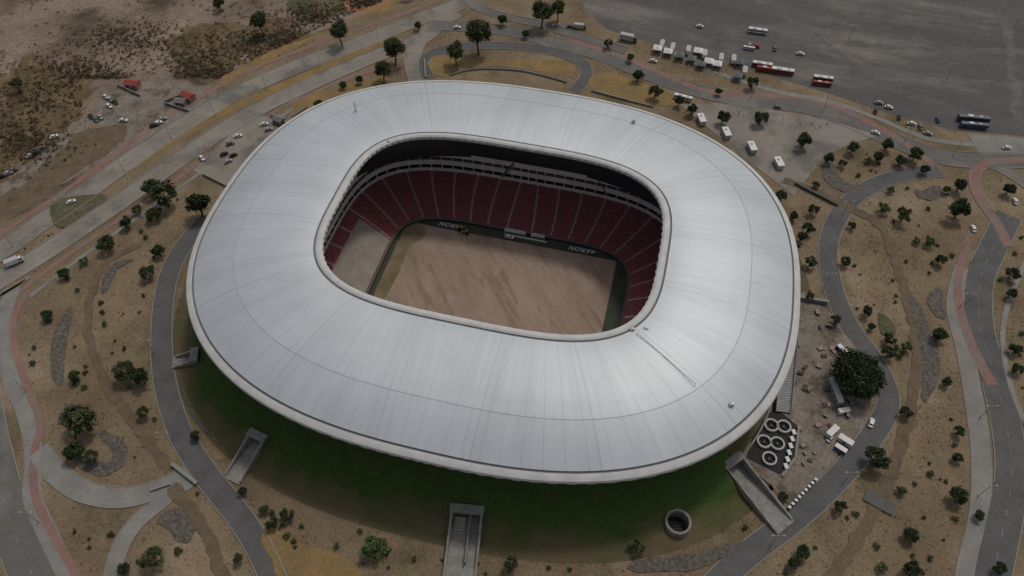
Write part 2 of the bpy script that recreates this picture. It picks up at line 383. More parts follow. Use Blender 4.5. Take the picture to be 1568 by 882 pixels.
mr=N.new('ShaderNodeMapRange'); mr.inputs[1].default_value=.7; mr.inputs[2].default_value=.8; mr.inputs[4].default_value=.6; L.new(ns3.outputs['Fac'],mr.inputs[0])
mx=N.new('ShaderNodeMix'); mx.data_type='RGBA'; L.new(mr.outputs[0],mx.inputs[0]); L.new(cc.outputs[0],mx.inputs[6]); mx.inputs[7].default_value=(.4,.3,.22,1)
L.new(mx.outputs[2],p.inputs['Base Color'])
p.inputs['Metallic'].default_value=.25; p.inputs['Specular IOR Level'].default_value=.35
L.new(math_('ADD',.46,math_('MULTIPLY',ns2.outputs['Fac'],.12)),p.inputs['Roughness'])
M['roof']=m
M['lip']=mat('roof_lip_white',(.62,.62,.61),(.52,.52,.51),.2,rough=.6,fine=.06)
M['gutter']=mat('gutter_grey',(.2,.2,.2))
M['seam']=mat('joint_grey',(.4,.41,.42))
M['soffit']=mat('soffit_grey',(.35,.35,.34))
def rs(s,z):
    Xo,Yo=se(A1,B1,N1,TAU); Xi,Yi=se(A0,B0,N0,TAU)
    return (Xo+(Xi-Xo)*s, Yo+(Yi-Yo)*s, z)
tooth=((np.arange(NA)//3)%2)*1.0
prof=[(.10,29.5),(.012,32.3),(0.0,33.0-tooth*.6),(-.006,34.0-tooth*.15),(0.0,34.8),(.02,35.5),(.045,35.9),(.05,35.55),(.056,35.55),(.06,36.2)]
def zroof(s):
    P=[(.06,36.2),(.15,38.3),(.25,40.3),(.35,41.9),(.38,42.3),(.5,43.5),(.7,44.6),(.85,44.7),(.935,44.2)]
    xs=[q[0] for q in P]; ys=[q[1] for q in P]; return float(np.interp(s,xs,ys))
for s in (.1,.15,.2,.25,.3,.35,.38,.42,.46,.5,.58,.64,.7,.78,.85,.9,.935): prof.append((s,zroof(s)))
k2=len(prof)-1
prof+=[(.94,43.9),(.947,43.9),(.95,44.3),(.965,44.7),(.985,44.7),(1.0,44.2),(1.007-tooth*.007,43.2),(1.0,42.4),(.95,41.4),(.6,38.4)]
rings=[rs(s,z) for s,z in prof]
keys=['roof','lip','gutter','soffit']; sk=[]
for i in range(len(prof)):
    if i==0: sk.append(3)
    elif i<6: sk.append(1)
    elif i<9: sk.append(2)
    elif i<k2: sk.append(0)
    elif i<k2+3: sk.append(2)
    elif i<k2+7: sk.append(1)
    else: sk.append(3)
ringmesh('roof',rings,keys,sk,parent=stad,closed=True,sharp=20)
def strip(name,s0,s1,dz,key):
    a=rs(s0,zroof(s0)+dz); c=rs(s1,zroof(s1)+dz)
    a0=rs(s0-.0005,zroof(s0)-.1); c0=rs(s1+.0005,zroof(s1)-.1)
    ringmesh(name,[a0,a,c,c0],[key],[0]*3,parent=stad)
strip('expansion_joint',.362,.3655,.08,'seam')
# ---- bowl
def bowlring(a,b,n,z,tau): 
    X,Y=se(a,b,n,tau); return (X,Y,z*np.ones(len(tau)))
m,nt,p=newmat('stadium_seats'); N=nt.nodes;L=nt.links
uvn=N.new('ShaderNodeUVMap'); sep=N.new('ShaderNodeSeparateXYZ'); L.new(uvn.outputs[0],sep.inputs[0])
ua=math_('FRACT',math_('DIVIDE',sep.outputs[0],11.0)); ais=math_('LESS_THAN',ua,.095)
wn=N.new('ShaderNodeTexWhiteNoise'); wn.noise_dimensions='2D'; cb=N.new('ShaderNodeCombineXYZ'); L.new(math_('FLOOR',math_('MULTIPLY',sep.outputs[0],1.6)),cb.inputs[0]); L.new(math_('FLOOR',sep.outputs[1]),cb.inputs[1]); L.new(cb.outputs[0],wn.inputs['Vector'])
c1=N.new('ShaderNodeMix'); c1.data_type='RGBA'; c1.inputs[6].default_value=(.33,.075,.085,1); c1.inputs[7].default_value=(.2,.045,.055,1); L.new(wn.outputs['Value'],c1.inputs[0])
c2=N.new('ShaderNodeMix'); c2.data_type='RGBA'; c2.inputs[7].default_value=(.42,.36,.32,1); L.new(ais,c2.inputs[0]); L.new(c1.outputs[2],c2.inputs[6])
L.new(c2.outputs[2],p.inputs['Base Color']); p.inputs['Roughness'].default_value=.6
M['seats']=m
M['tread']=mat('terrace_concrete',(.16,.1,.1),fine=.2)
M['bare']=mat('bare_terrace',(.36,.32,.28),(.29,.26,.23),.2,fine=.15)
M['advert']=mat('green_hoarding',(.03,.05,.04),fine=.1)
NB=480
TB,PB=make_tau(76,56,4.2,NB)
rings=[]
rings.append(bowlring(60.5,41,5.0,-6.2,TB)); rings.append(bowlring(60.5,41,5.0,-4.6,TB)); kk=['advert']
rings.append(bowlring(62,42.4,4.9,-4.6,TB)); kk.append('tread')
RW=25; RISE=11.6
for i in range(RW):
    t0=i/RW; t=(i+1)/RW
    a=62+23*t0;b_=42.4+22.6*t0;n=4.9-1.1*t0; z1=-4.6+RISE*t
    rings.append(bowlring(a+.02,b_+.02,n,z1,TB)); kk.append('riser')
    rings.append(bowlring(62+23*t,42.4+22.6*t,4.9-1.1*t,z1,TB)); kk.append('seatrow')
zb=-4.6+RISE; A2,B2,N2=85,65,3.8
seq=[(0,zb+2.2,'ringwall'),(1.8,zb+2.2,'dark'),(1.8,zb+4.8,'glass'),(-.3,zb+4.8,'ringwall'),(-.3,zb+8.0,'ringwall'),(1.6,zb+8.0,'tread'),(1.8,zb+10.4,'glass'),(-.5,zb+10.4,'ringwall'),(-.5,zb+13.6,'ringwall'),(.6,zb+13.6,'tread')]
for d,z,k in seq: rings.append(bowlring(A2+d,B2+d,N2,z,TB)); kk.append(k)
UW=18; zu=zb+13.6
for i in range(UW):
    t0=i/UW;t=(i+1)/UW; z1=zu+10.5*t
    rings.append(bowlring(85.6+22*t0+.02,65.6+21*t0+.02,3.8-.6*t0,z1,TB)); kk.append('riser')
    rings.append(bowlring(85.6+22*t,65.6+21*t,3.8-.6*t,z1,TB)); kk.append('seatrow')
rings.append(bowlring(107.7,86.7,3.2,zu+12.5,TB)); kk.append('tread')
keys=['seats','tread','bare','advert','ringwall','white','dark','glass']
def segk(i,j):
    k=kk[i]
    x=math.cos(TB[j]); y=math.sin(TB[j])
    bare = x<-.90 and y<.15 and i<3+2*RW-14
    if k=='riser': return 2 if bare else 1
    if k=='seatrow': return 2 if bare else 0
    return keys.index(k)
ringmesh('seating_bowl',rings,keys,segk,parent=stad,tau=TB,per=PB,smooth=False)
b=MB()
for j in range(0,NB,5):
    for d,z0,h in ((.2,zb+2.2,2.6),(.2,zb+8.0,2.4)):
        X,Y=se(A2+d,B2+d,N2,TB[j:j+1]); b.box(X[0],Y[0],z0,.35,.35,h,'white')
obj('box_columns',b.mesh('box_columns'),parent=stad)
b=MB()
for lx,ly,r in ((-57,46.5,45),(57,46.5,-45)):
    x,y=W(lx,ly); b.box(x,y,-6,6,7,4.2,'dark',rot=TH+R(r)); b.box(x,y,-1.8,7.2,8,.4,'conc',rot=TH+R(r))
obj('corner_portals',b.mesh('corner_portals'),parent=stad)
b=MB()
for lx,w in ((2,9),(14,7),(25,9)):
    for r in range(5):
        x,y=W(lx,66.5+r*1.5); b.box(x,y,zu+.9+r*.9,w,.9,.8,'white' if r%2==0 else 'gutter',rot=TH)
for lx,sg in ((-8,1),(36,-1)):
    for i in range(9):
        x,y=W(lx-sg*i*.7,64.2); b.box(x,y,zb+12.2-i*1.2,1.0,1.2,1.0,'tread',rot=TH)
obj('vip_tribune',b.mesh('vip_tribune'),parent=stad)
b=MB()
for lx,w in ((-1,11),(11,7)):
    x,y=W(lx,40.4); b.box(x,y,-6,w,2.2,.3,'conc',rot=TH); b.box(x,y,-3.9,w,2.4,.25,'offwhite',rot=TH)
    for s_ in (-1,1):
        x2,y2=W(lx+s_*w/2*.97,40.4); b.box(x2,y2,-5.9,.15,2.2,2.0,'white',rot=TH)
x,y=W(5,38.4); b.box(x,y,-5.95,22,.4,.9,'white',rot=TH)
obj('team_dugouts',b.mesh('team_dugouts'),parent=stad)
M['surround']=mat('pitch_surround',(.045,.055,.042),(.07,.075,.055),.15,fine=.2)
M['pitch']=mat('pitch_earth',(.3,.222,.176),(.375,.285,.225),.05,(.25,.183,.14),.08,fine=.16,fscale=.7,stretch=(.5,2.6,R(68)),bump=.06,bscale=.5)
M['pitchgreen']=mat('old_turf',(.14,.125,.065),(.25,.19,.12),.12,fine=.3)
b=MB(); X,Y=se(62,42.5,5,TB); b.add([(x,y,-6.1) for x,y in zip(X,Y)],[tuple(range(NB))],'surround')
obj('pitch_surround',b.mesh('pitch_surround'),parent=stad)
def lp(name,pts,z,key,jit=0):
    C=spline(pts,2,True)
    if jit: C=[c+Vector((random.uniform(-jit,jit),random.uniform(-jit,jit),0)) for c in C]
    b=MB(); b.add([(*W(c.x,c.y),z) for c in C],[tuple(range(len(C)))],key); return obj(name,b.mesh(name),parent=stad)
b=MB(); 
pts=[]
hx,hy,rr=53.0,35.2,2.0
for cxn,cyn,a0 in ((hx-rr,hy-rr,0),(-hx+rr,hy-rr,90),(-hx+rr,-hy+rr,180),(hx-rr,-hy+rr,270)):
    for k in range(6):
        a=R(a0+k*18); pts.append((*W(cxn+rr*math.cos(a)+random.uniform(-.2,.2),cyn+rr*math.sin(a)),-6.0))
b.add(pts,[tuple(range(len(pts)))],'pitch'); obj('pitch',b.mesh('pitch'),parent=stad)
lp('old_turf_corner',[(-57,33),(-48,33.5),(-46,26),(-51,20),(-51,5),(-52,-15),(-51,-34),(-57,-34),(-58,0)],-5.98,'pitchgreen',.4)
M['rut']=mat('tyre_ruts',(.27,.2,.155),fine=.2)
b=MB()
for k in range(40):
    x0=random.uniform(-45,48); y0=random.uniform(-30,28); L0=random.uniform(8,26); ang=R(76)+random.uniform(-.09,.09); cur=random.uniform(-.01,.01)
    for off in (0,1.9):
        x,y,a=x0+off,y0,ang; prev=None
        for q in range(int(L0)):
            n=(-math.sin(a)*.12,math.cos(a)*.12)
            if abs(x)<51 and abs(y)<33.5:
                cur_=[(*W(x+n[0],y+n[1]),-5.955+.0007*k),(*W(x-n[0],y-n[1]),-5.955+.0007*k)]
                if prev: b.add([prev[0],prev[1],cur_[1],cur_[0]],[(0,1,2,3)],'rut')
                prev=cur_
            else: prev=None
            x+=math.cos(a);y+=math.sin(a);a+=cur
obj('tyre_ruts',b.mesh('tyre_ruts'),parent=stad)
for lx in (-34,35):
    cu=bpy.data.curves.new('advert_lettering','FONT'); cu.body='AKRON'; cu.size=3.5; cu.shear=.35; cu.align_x='CENTER'; cu.align_y='CENTER'; cu.space_character=1.15; cu.offset=.05
    cu.materials.append(M['white']); o=bpy.data.objects.new('advert_lettering',cu); sc.collection.objects.link(o); x,y=W(lx,38.2); o.location=(x,y,-5.9); o.rotation_euler=(0,0,TH+math.pi); o.parent=stad
# ---- berm with entrances
def corridor(p0,p1,w):
    p0=Vector(p0);p1=Vector(p1);d=(p1-p0);l=d.length;d.normalize()
    return (p0,p1,d,l,w)
TUN=[corridor(G(716,776,5),G(703,890),11),corridor(G(397,664,5),G(357,734),6.5),corridor(G(1119,703,5),G(1200,806),8),corridor(G(300,540,6),G(268,556),5)]
WELL=G(1038,800,3)
def cut(x,y):
    for p0,p1,d,l,w in TUN:
        vx,vy=x-p0.x,y-p0.y; t=vx*d.x+vy*d.y; s=-vx*d.y+vy*d.x
        if -.3<t<l+1 and abs(s)<w/2: return True
    return math.hypot(x-WELL[0],y-WELL[1])<4.0
def bermz(d): return np.interp(-d,[-17,-15.5,-10,-4,4,12,20,28],[0.0,.25,1.3,4.2,9.2,14.2,18,19.5])
X,Y=se(A1,B1,N1,TAU); lx,ly=Lc(X,Y); phi=np.degrees(np.arctan2(ly,lx))
bite=np.clip(np.minimum((phi+31)/4,(14-phi)/6),0,1); bite=bite*bite*(3-2*bite)*14.5
rings=[]
pn=np.arange(NA)
for k in range(52):
    d=17-k*.92
    X,Y=se(A1+d,B1+d,N1,TAU)
    de=np.minimum(d+bite,17) if d<17 else np.full(NA,17.0)
    z=bermz(de)+(.25*np.sin(pn*.35+k*.5)+.2*np.sin(pn*.13+1.3*k*.3))*np.clip((15.5-de)/6,0,1)
    rings.append((X,Y,np.maximum(z,-.02 if k==0 else .0)))
m,nt,p=newmat('berm_grass'); N=nt.nodes;L=nt.links
geo=N.new('ShaderNodeNewGeometry'); sp=N.new('ShaderNodeSeparateXYZ'); L.new(geo.outputs['Position'],sp.inputs[0])
def nse(s,d=6):
    n=N.new('ShaderNodeTexNoise'); n.inputs['Scale'].default_value=s; n.inputs['Detail'].default_value=d; n.inputs['Roughness'].default_value=.65; L.new(geo.outputs['Position'],n.inputs['Vector']); return n.outputs['Fac']
h=math_('ADD',sp.outputs[2],math_('MULTIPLY',math_('SUBTRACT',nse(.04),.5),14.0))
h=math_('ADD',h,math_('MULTIPLY',math_('SUBTRACT',nse(.5),.5),3.5))
mr=N.new('ShaderNodeMapRange'); mr.inputs[1].default_value=.2; mr.inputs[2].default_value=4.0; L.new(h,mr.inputs[0])
def mixc(f,a,bb):
    x=N.new('ShaderNodeMix'); x.data_type='RGBA'
    L.new(f,x.inputs[0])
    for i,v in ((6,a),(7,bb)):
        if hasattr(v,'links'): L.new(v,x.inputs[i])
        else: x.inputs[i].default_value=(*v,1)
    return x.outputs[2]
gcol=mixc(nse(.3,8),(.03,.066,.016),(.085,.122,.034)); dcol=mixc(nse(.12),(.17,.125,.08),(.105,.092,.045))
L.new(mixc(mr.outputs[0],dcol,gcol),p.inputs['Base Color']); p.inputs['Roughness'].default_value=.95; p.inputs['Specular IOR Level'].default_value=.1
bp=N.new('ShaderNodeBump'); bp.inputs['Distance'].default_value=.5; L.new(nse(1.0),bp.inputs['Height']); L.new(bp.outputs[0],p.inputs['Normal'])
M['berm']=m
ringmesh('grass_embankment',rings,['berm'],[0]*60,facefilter=cut)
cr=[(*se(A1-27,B1-27,N1,TAU),np.full(NA,19.3)),(*se(A1-42,B1-42,2.7,TAU),np.full(NA,19.3)),(*se(A1-42.2,B1-42.2,2.7,TAU),np.full(NA,34.0))]
ringmesh('concourse',cr,['conc','glass'],[0,1],parent=stad)
b=MB()
for j in range(0,NA,15):
    X,Y=se(A1-24,B1-24,N1,TAU[j:j+1]); X2,Y2=se(A1-8,B1-8,N1,TAU[j:j+1])
    b.tube((X[0],Y[0],15),(X2[0],Y2[0],31),.6,.4,'offwhite')
obj('roof_columns',b.mesh('roof_columns'),parent=stad)
for (p0,p1,d,l,w) in TUN:
    b=MB(); n=Vector((-d.y,d.x)); ang=math.atan2(d.y,d.x)
    c=(p0+p1)/2; b.box(c.x,c.y,.3,l+2,w+1,.3,'conc',rot=ang)
    hh=6.3 if w>6 else 5.2
    for s in (-1,1):
        q0=p0+n*s*(w/2+.3); q1=p1+n*s*(w/2+.3); t=n*.4
        vs=[q0-t,q0+t,q1+t,q1-t]
        b.add([(v.x,v.y,-.2) for v in vs]+[(vs[0].x,vs[0].y,hh-.01),(vs[1].x,vs[1].y,hh-.01),(vs[2].x,vs[2].y,1.3),(vs[3].x,vs[3].y,1.3)],[(4,5,6,7),(0,1,5,4),(1,2,6,5),(2,3,7,6),(3,0,4,7)],'conc')
    pc=p0+d*1.2; b.box(pc.x,pc.y,hh-1.4,3.4,w+2.2,1.4,'conc',rot=ang)
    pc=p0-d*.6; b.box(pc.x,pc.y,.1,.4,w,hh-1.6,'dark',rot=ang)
    if w>10:
        q=p0+d*(l*.4)+n*1.5; b.box(q.x,q.y,.6,l*.75,.5,2.9,'conc',rot=ang)
        for k in range(6):
            q=p0+d*(4+k*1.0)+n*(-2.4); b.box(q.x,q.y,.6,.9,w*.38,2.2-k*.35,'conc',rot=ang)
    obj('entrance_tunnel',b.mesh('entrance_tunnel'))
b=MB(); n=40
vs=[];fs=[]
for r,z in ((5.0,0),(5.0,4.2),(4.1,4.2),(4.1,-2)):
    for i in range(n): vs.append((WELL[0]+r*math.cos(2*math.pi*i/n),WELL[1]+r*math.sin(2*math.pi*i/n),z))
for k in range(3):
    for i in range(n): fs.append((k*n+i,k*n+(i+1)%n,(k+1)*n+(i+1)%n,(k+1)*n+i))
b.add(vs,fs,'conc'); b.add([vs[3*n+i] for i in range(n)],[tuple(range(n))],'dark')
for i in range(5): b.box(WELL[0],WELL[1]-1.6+i*.8,-1.2,7.0,.12,.12,'gutter')
obj('ventilation_shaft',b.mesh('ventilation_shaft'))
def wall(name,p,q,h,th,key='conc',cap='kerb'):
    p=Vector(p);q=Vector(q);d=q-p;c=(p+q)/2;b=MB();a=math.atan2(d.y,d.x)
    b.box(c.x,c.y,0,d.length,th,h,key,rot=a); b.box(c.x,c.y,h,d.length+.2,th+.25,.15,cap,rot=a); return obj(name,b.mesh(name))
wall('bridge_parapet',G(265,712),G(303,742),1.6,1.2); wall('bridge_parapet',G(232,752),G(262,742),1.2,.6)
wall('retaining_wall',G(1218,458),G(1266,466),2.5,1.0); wall('retaining_wall',G(1216,282),G(1282,316),1.6,.8,'walk','walk')
wall('culvert_slab',G(1324,758),G(1368,782),.6,5,'walk','walk')
wall('low_wall',G(650,92),G(652,120),1.2,.6); wall('retaining_wall',G(312,268),G(348,286),1.5,.8)
for pts in ([(690,116),(730,107),(800,110),(868,127)],[(905,140),(950,152),(1000,165)],[(448,180),(470,165)]):
    C=spline([G(*q) for q in pts]); b=MB()
    for i in range(len(C)-1):
        c=(C[i]+C[i+1])/2; d=C[i+1]-C[i]; b.box(c.x,c.y,0,d.length+.05,.6,1.2,'conc',rot=math.atan2(d.y,d.x))
    obj('garden_wall',b.mesh('garden_wall'))
b=MB(); idx=[j for j in range(NA) if bite[j]>12]; 
idx=sorted(idx,key=lambda j:phi[j])
X,Y=se(A1+1.2,B1+1.2,N1,TAU)
for a_,c_ in zip(idx[:-1],idx[1:]):
    q0=Vector((X[a_],Y[a_]));q1=Vector((X[c_],Y[c_]));d=q1-q0
    if d.length>3: continue
    c=(q0+q1)/2; b.box(c.x,c.y,0,d.length+.05,.7,2.4,'conc',rot=math.atan2(d.y,d.x))
obj('yard_retaining_wall',b.mesh('yard_retaining_wall'))
b=MB()
p0=Vector(G(1213,495,24)); p1=Vector(G(1200,628,2)); d=p1-p0; a=math.atan2(d.y,d.x); 
for k in range(52):
    t=k/51; q=p0+d*t; b.box(q.x,q.y,23-21.5*t-.6,d.length/51+.1,6,.6,'offwhite',rot=a)
nn=Vector((-d.y,d.x)).normalized()
for s in (-1,1):
    r0=p0+nn*s*3.1; r1=p1+nn*s*3.1; t_=nn*.12
    b.add([(*(r0-t_),22.4),(*(r0+t_),22.4),(*(r1+t_),.9),(*(r1-t_),.9),(*(r0-t_),24.2),(*(r0+t_),24.2),(*(r1+t_),2.7),(*(r1-t_),2.7)],[(4,5,6,7),(0,1,5,4),(1,2,6,5),(2,3,7,6),(3,0,4,7),(3,2,1,0)],'offwhite')
for k in range(5):
    t=(k+.5)/5; q=p0+d*t; b.box(q.x,q.y,0,.9,4,22.2-21.5*t,'conc',rot=a)
obj('access_stair',b.mesh('access_stair'),parent=stad)
def roofbox(name,u,v,z,fn):
    b=MB(); x,y=G(u,v,z); fn(b,x,y,z); obj(name,b.mesh(name),parent=stad)
def mast(b,x,y,z):
    b.tube((x,y,z-2),(x,y,z+7),.25,.12,'gutter'); b.box(x,y,z+5,1.6,.2,.2,'gutter'); b.box(x,y,z-.5,2,2,1.2,'steel'); b.box(x+1,y,z+3.5,.2,1.4,.2,'gutter')
def unit(b,x,y,z):
    b.box(x,y,z-.4,1.8,1.2,1.2,'offwhite'); b.box(x+.2,y,z+.8,.8,.8,.3,'steel')
roofbox('roof_mast',545,172,42.5,mast)
for u,v,z in ((594,218,44),(989,504,44),(1120,620,39),(968,505,44.2),(970,186,43)): roofbox('roof_unit',u,v,z,unit)
b=MB()
pA=G(975,512,44.3);pB=G(1064,592,41.8)
b.tube((*pA,45.4),(*pB,43.6),.12,.12,'steel'); 
for k in range(12):
    t=k/11; b.tube((pA[0]+(pB[0]-pA[0])*t,pA[1]+(pB[1]-pA[1])*t,43.0-1.9*t),(pA[0]+(pB[0]-pA[0])*t,pA[1]+(pB[1]-pA[1])*t,45.4-1.8*t),.08,.08,'steel')
obj('roof_safety_line',b.mesh('roof_safety_line'),parent=stad)
# ---------------------------------------------------------------- vehicles
def car_mesh(paint,kind=0):
    b=MB(); Lh=4.4
    xs=[-Lh/2,-Lh/2+.15,-1.3,-.6,.9,Lh/2-.5,Lh/2-.05,Lh/2]
    top=[.65,.88,.95,.95,.95,.82,.68,.55]; wid=[.74,.86,.9,.9,.9,.87,.78,.7]
    vs=[];fs=[]
    for x,t,w in zip(xs,top,wid): vs+=[(x,-w,.3),(x,-w,t-.12),(x,-w+.1,t),(x,w-.1,t),(x,w,t-.12),(x,w,.3)]
    for i in range(len(xs)-1):
        for j in range(6): fs.append((6*i+j,6*i+(j+1)%6,6*(i+1)+(j+1)%6,6*(i+1)+j))
    fs+=[(5,4,3,2,1,0),tuple(range(6*(len(xs)-1),6*len(xs)))]
    b.add(vs,[f[::-1] for f in fs],paint)
    xo=-.25
    b.box(xo,0,.93,2.7,1.66,.5,'glass',tx=.68,ty=.84)
    b.box(xo,0,1.431,1.84,1.4,.06,paint,tx=.94,ty=.94)
    for s in (-1,1):
        for xx in (-.95,.05,.85): b.box(xo+xx,s*.765,.94,.09,.06,.5,paint,tx=1)
        b.box(.75,s*.98,.9,.2,.14,.12,paint)
        for xx in (-1.35,1.4):
            b.tube((xx,s*.72,.33),(xx,s*.92,.33),.33,.33,'tyre',12); b.tube((xx,s*.9,.33),(xx,s*.93,.33),.18,.18,'steel',8)
        b.box(Lh/2-.06,s*.55,.55,.1,.3,.13,'white'); b.box(-Lh/2+.02,s*.6,.6,.08,.25,.13,'redpaint')
    return b.mesh('car_body')
CAR={k:car_mesh(k,0) for k in ('car_white','car_silver','car_black','car_red','car_blue','car_grey')}
ZV=lambda: zlev[0]+.01
def car(u,v,ang,c):
    x,y=G(u,v); obj('parked_car',CAR['car_'+c],(x,y,ZV()),R(ang),1.08)
def bus_mesh(body,roof,L0=12,stripe='glass'):
    b=MB(); b.box(0,0,.35,L0,2.5,1.15,body); b.box(0,0,1.5,L0-.04,2.46,1.0,stripe); b.box(0,0,2.5,L0,2.5,.5,roof,tx=.985,ty=.94)
    for s in (-1,1):
        for k in range(int(L0//1.7)): b.box(-L0/2+1.2+k*1.7,s*1.235,1.5,.14,.06,1.0,body)
        for xx in (-L0/2+2.6,L0/2-2.4): b.tube((xx,s*1.05,.5),(xx,s*1.28,.5),.5,.5,'tyre',12)
    b.box(-2,0,3.0,2.6,1.8,.3,'steel'); b.box(3,0,3.0,1.6,1.4,.2,'offwhite'); b.box(L0/2+.02,0,1.3,.06,2.2,1.2,'glass')
    return b.mesh('bus_body')
BW=bus_mesh('car_white','white'); BR=bus_mesh('redpaint','white',12); BR2=bus_mesh('redpaint','redroof',14); BB=bus_mesh('car_blue','car_grey',15)
def truck_mesh(c1,c2,L0=7):
    b=MB(); b.box(-.9,0,.9,L0-1.9,2.3,2.2,c2); b.box(-.9,0,3.101,L0-2.1,2.1,.06,'offwhite'); b.box(0,0,.55,L0,1.0,.34,'dark')
    b.box(L0/2-.8,0,.5,1.6,2.1,1.1,c1); b.box(L0/2-.9,0,1.6,1.3,2.0,.8,'glass',tx=.8,ty=.92); b.box(L0/2-1.0,0,2.4,1.0,1.8,.08,c1)
    for s in (-1,1):
        for xx in (-L0/2+1.3,L0/2-1.0): b.tube((xx,s*.85,.45),(xx,s*1.1,.45),.45,.45,'tyre',12)
    return b.mesh('truck_body')
TW=truck_mesh('car_white','white'); TG=truck_mesh('car_grey','offwhite',8)
def put(name,me,u,v,ang,s=1):
    x,y=G(u,v); return obj(name,me,(x,y,ZV()),R(ang),s)
for q in ((365,210,20,'white'),(353,222,25,'grey'),(310,244,-50,'white'),(358,240,40,'black'),(350,249,40,'silver'),(344,238,40,'black'),(405,192,20,'white'),(412,200,20,'silver'),
 (163,150,-40,'white'),(170,154,-40,'silver'),(177,158,-40,'black'),(168,164,-40,'white'),(140,180,-50,'black'),(148,185,-50,'grey'),(155,181,-50,'silver'),(190,186,0,'white'),(250,184,30,'silver'),(243,190,30,'white'),(236,194,30,'black'),
 (4,272,35,'black'),(14,267,35,'silver'),(22,262,35,'grey'),(48,240,50,'silver'),(56,236,50,'black'),(64,229,50,'grey'),(84,211,40,'white'),(110,311,33,'white'),
 (1071,42,-10,'white'),(1158,73,-15,'red'),(1147,71,75,'silver'),(1186,76,80,'grey'),(1225,84,-10,'white'),(1345,159,-10,'silver'),(1360,166,-20,'white'),(1376,181,70,'black'),(1395,191,-10,'white'),(1435,185,80,'blue'),
 (1420,206,-20,'silver'),(1340,172,70,'black'),(1408,196,80,'grey'),(873,43,-10,'blue'),(1333,649,60,'white'),(1270,672,50,'silver'),(1288,537,-70,'blue'),(1296,541,-70,'grey'),(1000,95,-15,'white'),(1340,205,-25,'white'),(1190,166,-8,'grey'),(700,44,5,'white'),(1540,228,0,'white'),(1553,310,80,'white'),(1489,352,80,'white')):
    car(*q)
x,y=G(780,364,-6); obj('utility_cart',CAR['car_white'],(x,y,-5.9),TH)
put('delivery_truck',TW,25,404,35,1.15)
put('white_bus',BW,1159,51,-14); put('white_bus',BW,1146,76,-14,.6); put('grey_truck',TG,962,63,-20,1.4); put('flatbed_truck',TG,888,44,-12,1)
put('red_bus',BR,1166,103,-14); put('red_bus',BR,1197,113,-14,1.1); put('red_bus',BR2,1174,110,-14,.95); put('red_bus',BR,1259,124,-12,.95);put('red_bus',BR2,1257,131,-12,.8)
put('parked_coach',BB,1488,186,-8,1.15); put('parked_coach',BB,1489,196,-8,1.0); put('parked_coach',BW,1045,153,-22,.9)
for u,v in ((1013,72),(1029,77),(1053,81),(1078,87),(1103,93),(1122,95),(1139,113)): put('white_van',TW,u,v,75,1.15)
def tent(c):
    b=MB(); 
    for X in (-1,1):
        for Y in (-1,1): b.tube((X*2.3,Y*2.3,0),(X*2.3,Y*2.3,2.4),.06,.06,'steel',6)
    b.box(0,0,2.4,5,5,.35,c); b.box(0,0,2.751,4.9,4.9,1.3,c,tx=.03,ty=.03); b.box(0,1.6,0,3.5,.8,1.0,'wallcol'); return b.mesh('tent')
TT=tent('white'); TR=tent('redpaint'); TBk=tent('car_grey')
for u,v,t in ((1022,85,TT),(1040,91,TBk),(1058,96,TBk),(1068,84,TT),(1084,100,TT),(1072,104,TBk),(1097,104,TT),(1128,122,TBk),(1131,101,TBk),(1006,80,TT)): put('market_tent',t,u,v,-15,1.1)
def kiosk():
    b=MB(); b.box(0,0,0,3.2,7,2.8,'offwhite'); b.box(0,0,2.8,3.7,7.5,.25,'white'); b.box(1.61,0,1.0,.06,4.5,1.1,'dark'); b.box(1.61,-2.8,0,.06,1,2.1,'gutter'); b.box(1.9,0,.95,.6,4.5,.08,'steel'); b.box(0,1.5,3.05,1.1,1.1,.5,'steel'); return b.mesh('kiosk')
K=kiosk()
for u,v in ((1191,254),(1150,230),(1111,208),(1073,187)): put('kiosk',K,u,v,8)
def loo():
    b=MB(); b.box(0,0,.1,1.2,1.2,2.2,'blue'); b.box(0,0,2.3,1.25,1.25,.2,'white',tx=.7,ty=.7); b.box(.61,0,.2,.04,.8,1.9,'offwhite'); return b.mesh('toilet')
LO=loo()
for i in range(9): put('portable_toilet',LO,1246-i*5,738+i*5.3,55)
def cabin(Lx,c):
    b=MB(); b.box(0,0,.2,Lx,2.5,2.5,c); b.box(0,0,2.7,Lx+.1,2.6,.12,'white'); b.box(0,-1.26,.3,.9,.05,2.0,'gutter')
    for k in range(int(Lx//2.5)): b.box(-Lx/2+1.4+k*2.4,1.26,1.2,1.0,.05,.9,'glass')
    for k in range(int(Lx)): b.box(-Lx/2+.5+k,-1.27,.3,.08,.05,2.3,'steel')
    return b.mesh('cabin')
CA=cabin(12,'offwhite'); CB=cabin(6,'white'); CC=cabin(6,'blue')
put('site_cabin',CA,1277,602,95); put('site_cabin',CB,1272,664,40); put('site_cabin',CB,1292,678,-40); put('site_cabin',CC,1285,690,-40,.8); put('site_cabin',CB,1290,632,10,.8); put('site_cabin',CC,1287,538,-60,.8)
MS=[]
for i in range(5):
    b=MB()
    for k in range(random.randint(2,4)): b.box(random.uniform(-.3,.3),random.uniform(-.2,.2),k*.36,random.uniform(1.5,3.5),random.uniform(.8,1.8),.34,random.choice(['wallcol','conc','bark','gutter','walk']),rot=random.uniform(-.2,.2))
    MS.append(b.mesh('stack'))
for i in range(46):
    u=random.uniform(1222,1325);v=random.uniform(480,750)
    if u>1225+(760-v)*.75 or u>1262+(v-470)*.55: continue
    put('material_stack',random.choice(MS),u,v,random.uniform(0,180),random.uniform(.6,1.2))
